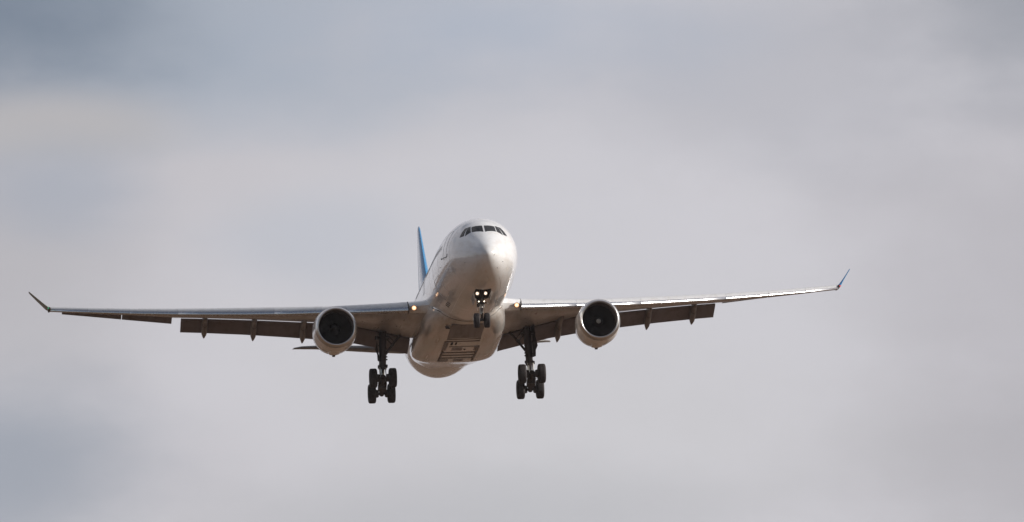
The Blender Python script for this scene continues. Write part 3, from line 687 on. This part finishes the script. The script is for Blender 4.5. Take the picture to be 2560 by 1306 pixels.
def build_main_gear(sd):
    piv = Vector((sd * 5.37, 28.73, -5.20)); X = lambda v: Vector((sd * v[0], v[1], v[2]))
    top = X((5.20, 28.55, -1.3)); mid = X((5.31, 28.66, -3.95))
    mb = MB().tube(top, mid, .275, .255, 28)
    mb.tube(X((5.30, 28.66, -3.7)), X((5.315, 28.67, -4.02)), .30, .29, 24)
    mb.tube(X((5.02, 28.35, -1.3)), X((5.2, 28.5, -2.1)), .07, None, 10); mb.tube(X((4.75, 28.5, -1.75)), X((5.8, 28.5, -1.75)), .13, None, 14)
    mb.box(X((5.56, 28.5, -3.86)), (.10, .12, .10)); mb.box(X((5.05, 28.5, -3.80)), (.10, .12, .07)); mb.tube(X((5.02, 28.4, -3.72)), X((5.04, 28.4, -3.95)), .07, None, 10)
    for zz in (-2.6, -2.9, -3.15, -3.35): mb.box(X((5.01, 28.45, zz)), (.06, .08, .045))
    g = part('main_landing_gear', mb, M['gear'], 'main wheel leg under the wing on the %s of the picture' % ('right' if sd > 0 else 'left'), smooth=40)
    sub('piston', MB().tube(mid, piv + Vector((0, 0, .1)), .175, None, 24), M['chrome'], g)
    # bogie beam tilted tail-down
    T = R_(25.5); dv = Vector((0, math.cos(T), -math.sin(T))); F, Rr = piv - dv * .99, piv + dv * .99
    m2 = MB().tube(F - dv * .16, Rr + dv * .12, .19, .18, 20)
    m2.box(piv + Vector((0, -.02, .12)), (.24, .24, .30)); m2.box(piv, (.30, .5, .17), Matrix.Rotation(-T, 3, 'X'))
    m2.tube(piv + Vector((-.30, 0, -.05)), piv + Vector((.30, 0, -.05)), .12, None, 14)
    m2.tube(F + Vector((-.72, 0, 0)), F + Vector((.72, 0, 0)), .085, None, 14); m2.tube(Rr + Vector((-.72, 0, 0)), Rr + Vector((.72, 0, 0)), .085, None, 14)
    m2.tube(Rr + dv * .1, Rr + dv * .3, .12, .02, 12)
    sub('bogie_beam', m2, M['gear'], g)
    for c0 in (F, Rr):
        for sx in (-1, 1):
            wc = c0 + Vector((sx * .70, 0, 0)); sub('wheel', wheel_mb(wc, .70, .55), [M['tyre'], M['rim']], g, smooth=50)
            bc = c0 + Vector((sx * .36, 0, 0))
            mb3 = MB().lathe([(-.10, 0), (-.10, .26), (-.04, .29), (.06, .29), (.10, .26), (.10, 0)], bc, (1, 0, 0), 24)
            for q in range(6):
                a = q * math.pi / 3; mb3.tube(bc + Vector((-.14 * sx, .2 * math.sin(a), .2 * math.cos(a))), bc + Vector((0, .2 * math.sin(a), .2 * math.cos(a))), .045, None, 8)
            sub('brake', mb3, M['gear'], g)
            mb3 = MB().tube(bc + Vector((-.1 * sx, .08, -.22)), piv + Vector((.10 * sx, .3 * (1 if c0 is Rr else -1), -.12)), .028, None, 8)
            sub('brake_rod', mb3, M['gear'], g)
    # torque links and hoses in front of the piston
    m3 = MB().plate([X((5.2, 28.36, -3.95)), X((5.44, 28.36, -3.95)), X((5.38, 27.95, -4.5)), X((5.28, 27.95, -4.5))], .06)
    m3.plate([X((5.28, 27.95, -4.5)), X((5.38, 27.95, -4.5)), X((5.46, 28.5, -5.0)), X((5.22, 28.5, -5.0))], .06)
    sub('torque_link', m3, M['gear'], g)
    m3 = MB().tube(X((5.52, 28.42, -3.9)), X((5.52, 28.42, -4.55)), .06, .05, 12); m3.tube(X((5.52, 28.42, -4.5)), X((5.62, 28.4, -4.86)), .032, None, 10)
    m3.tube(X((5.14, 28.4, -3.9)), X((5.08, 28.4, -4.6)), .03, None, 8); m3.tube(X((5.08, 28.4, -4.6)), X((5.16, 28.3, -5.0)), .03, None, 8)
    m3.lathe([(-.03, .075), (-.03, .10), (.03, .10), (.03, .075), (-.03, .075)], X((5.62, 28.38, -4.62)), (0, 1, 0), 16)
    m3.lathe([(-.03, .08), (-.03, .11), (.03, .11), (.03, .08), (-.03, .08)], X((5.70, 28.3, -4.98)), (0, 1, 0), 16)
    sub('pitch_trimmer', m3, M['gear_pale'], g)
    # folding side brace with its lock link
    kn = X((4.55, 28.65, -2.28)); m3 = MB().tube(X((5.18, 28.68, -3.12)), kn, .085, .095, 12); m3.tube(kn, X((3.75, 28.5, -1.35)), .095, .085, 12)
    m3.tube(kn + Vector((0, 0, .02)), X((5.25, 28.5, -1.55)), .05, None, 10); m3.tube(kn + Vector((0, -.16, 0)), kn + Vector((0, .16, 0)), .13, None, 12)
    m3.tube(X((4.9, 28.55, -1.5)), X((4.45, 28.6, -2.0)), .03, None, 8)
    sub('side_brace', m3, M['gear'], g)
    # leg door hanging outboard
    P = [X((5.66, 27.75, -1.05)), X((5.70, 27.72, -2.0)), X((5.86, 27.75, -2.75)), X((5.72, 27.85, -3.05)), X((5.70, 27.9, -3.50)), X((5.50, 28.95, -3.42)), X((5.50, 29.15, -2.9)), X((5.62, 29.25, -2.0)), X((5.55, 29.25, -1.05))]
    sub('gear_door', MB().plate(P, .05), M['gear'], g)
    m3 = MB().tube(X((5.62, 28.3, -2.3)), X((5.3, 28.6, -2.5)), .03, None, 8); m3.tube(X((5.62, 28.5, -3.2)), X((5.3, 28.6, -3.2)), .03, None, 8)
    sub('door_link', m3, M['gear'], g)
    return g
for s in (-1, 1): build_main_gear(s)

# ------------------------------------------------------------------ the air between viewer and aircraft
hz = bpy.data.materials.new('thin_haze'); hz.use_nodes = True; t = hz.node_tree
for n in list(t.nodes): t.nodes.remove(n)
o_ = t.nodes.new('ShaderNodeOutputMaterial'); v_ = t.nodes.new('ShaderNodeVolumePrincipled')
v_.inputs['Color'].default_value = (.93, .93, .96, 1); v_.inputs['Density'].default_value = 2.5e-5; v_.inputs['Anisotropy'].default_value = .2
t.links.new(v_.outputs[0], o_.inputs['Volume'])
hb = MB().box((0, 400, 49), (26500, 26500, 50))
h = link('haze', hb, hz); h['kind'] = 'stuff'; h['label'] = 'thin pale haze in the air round the aircraft'
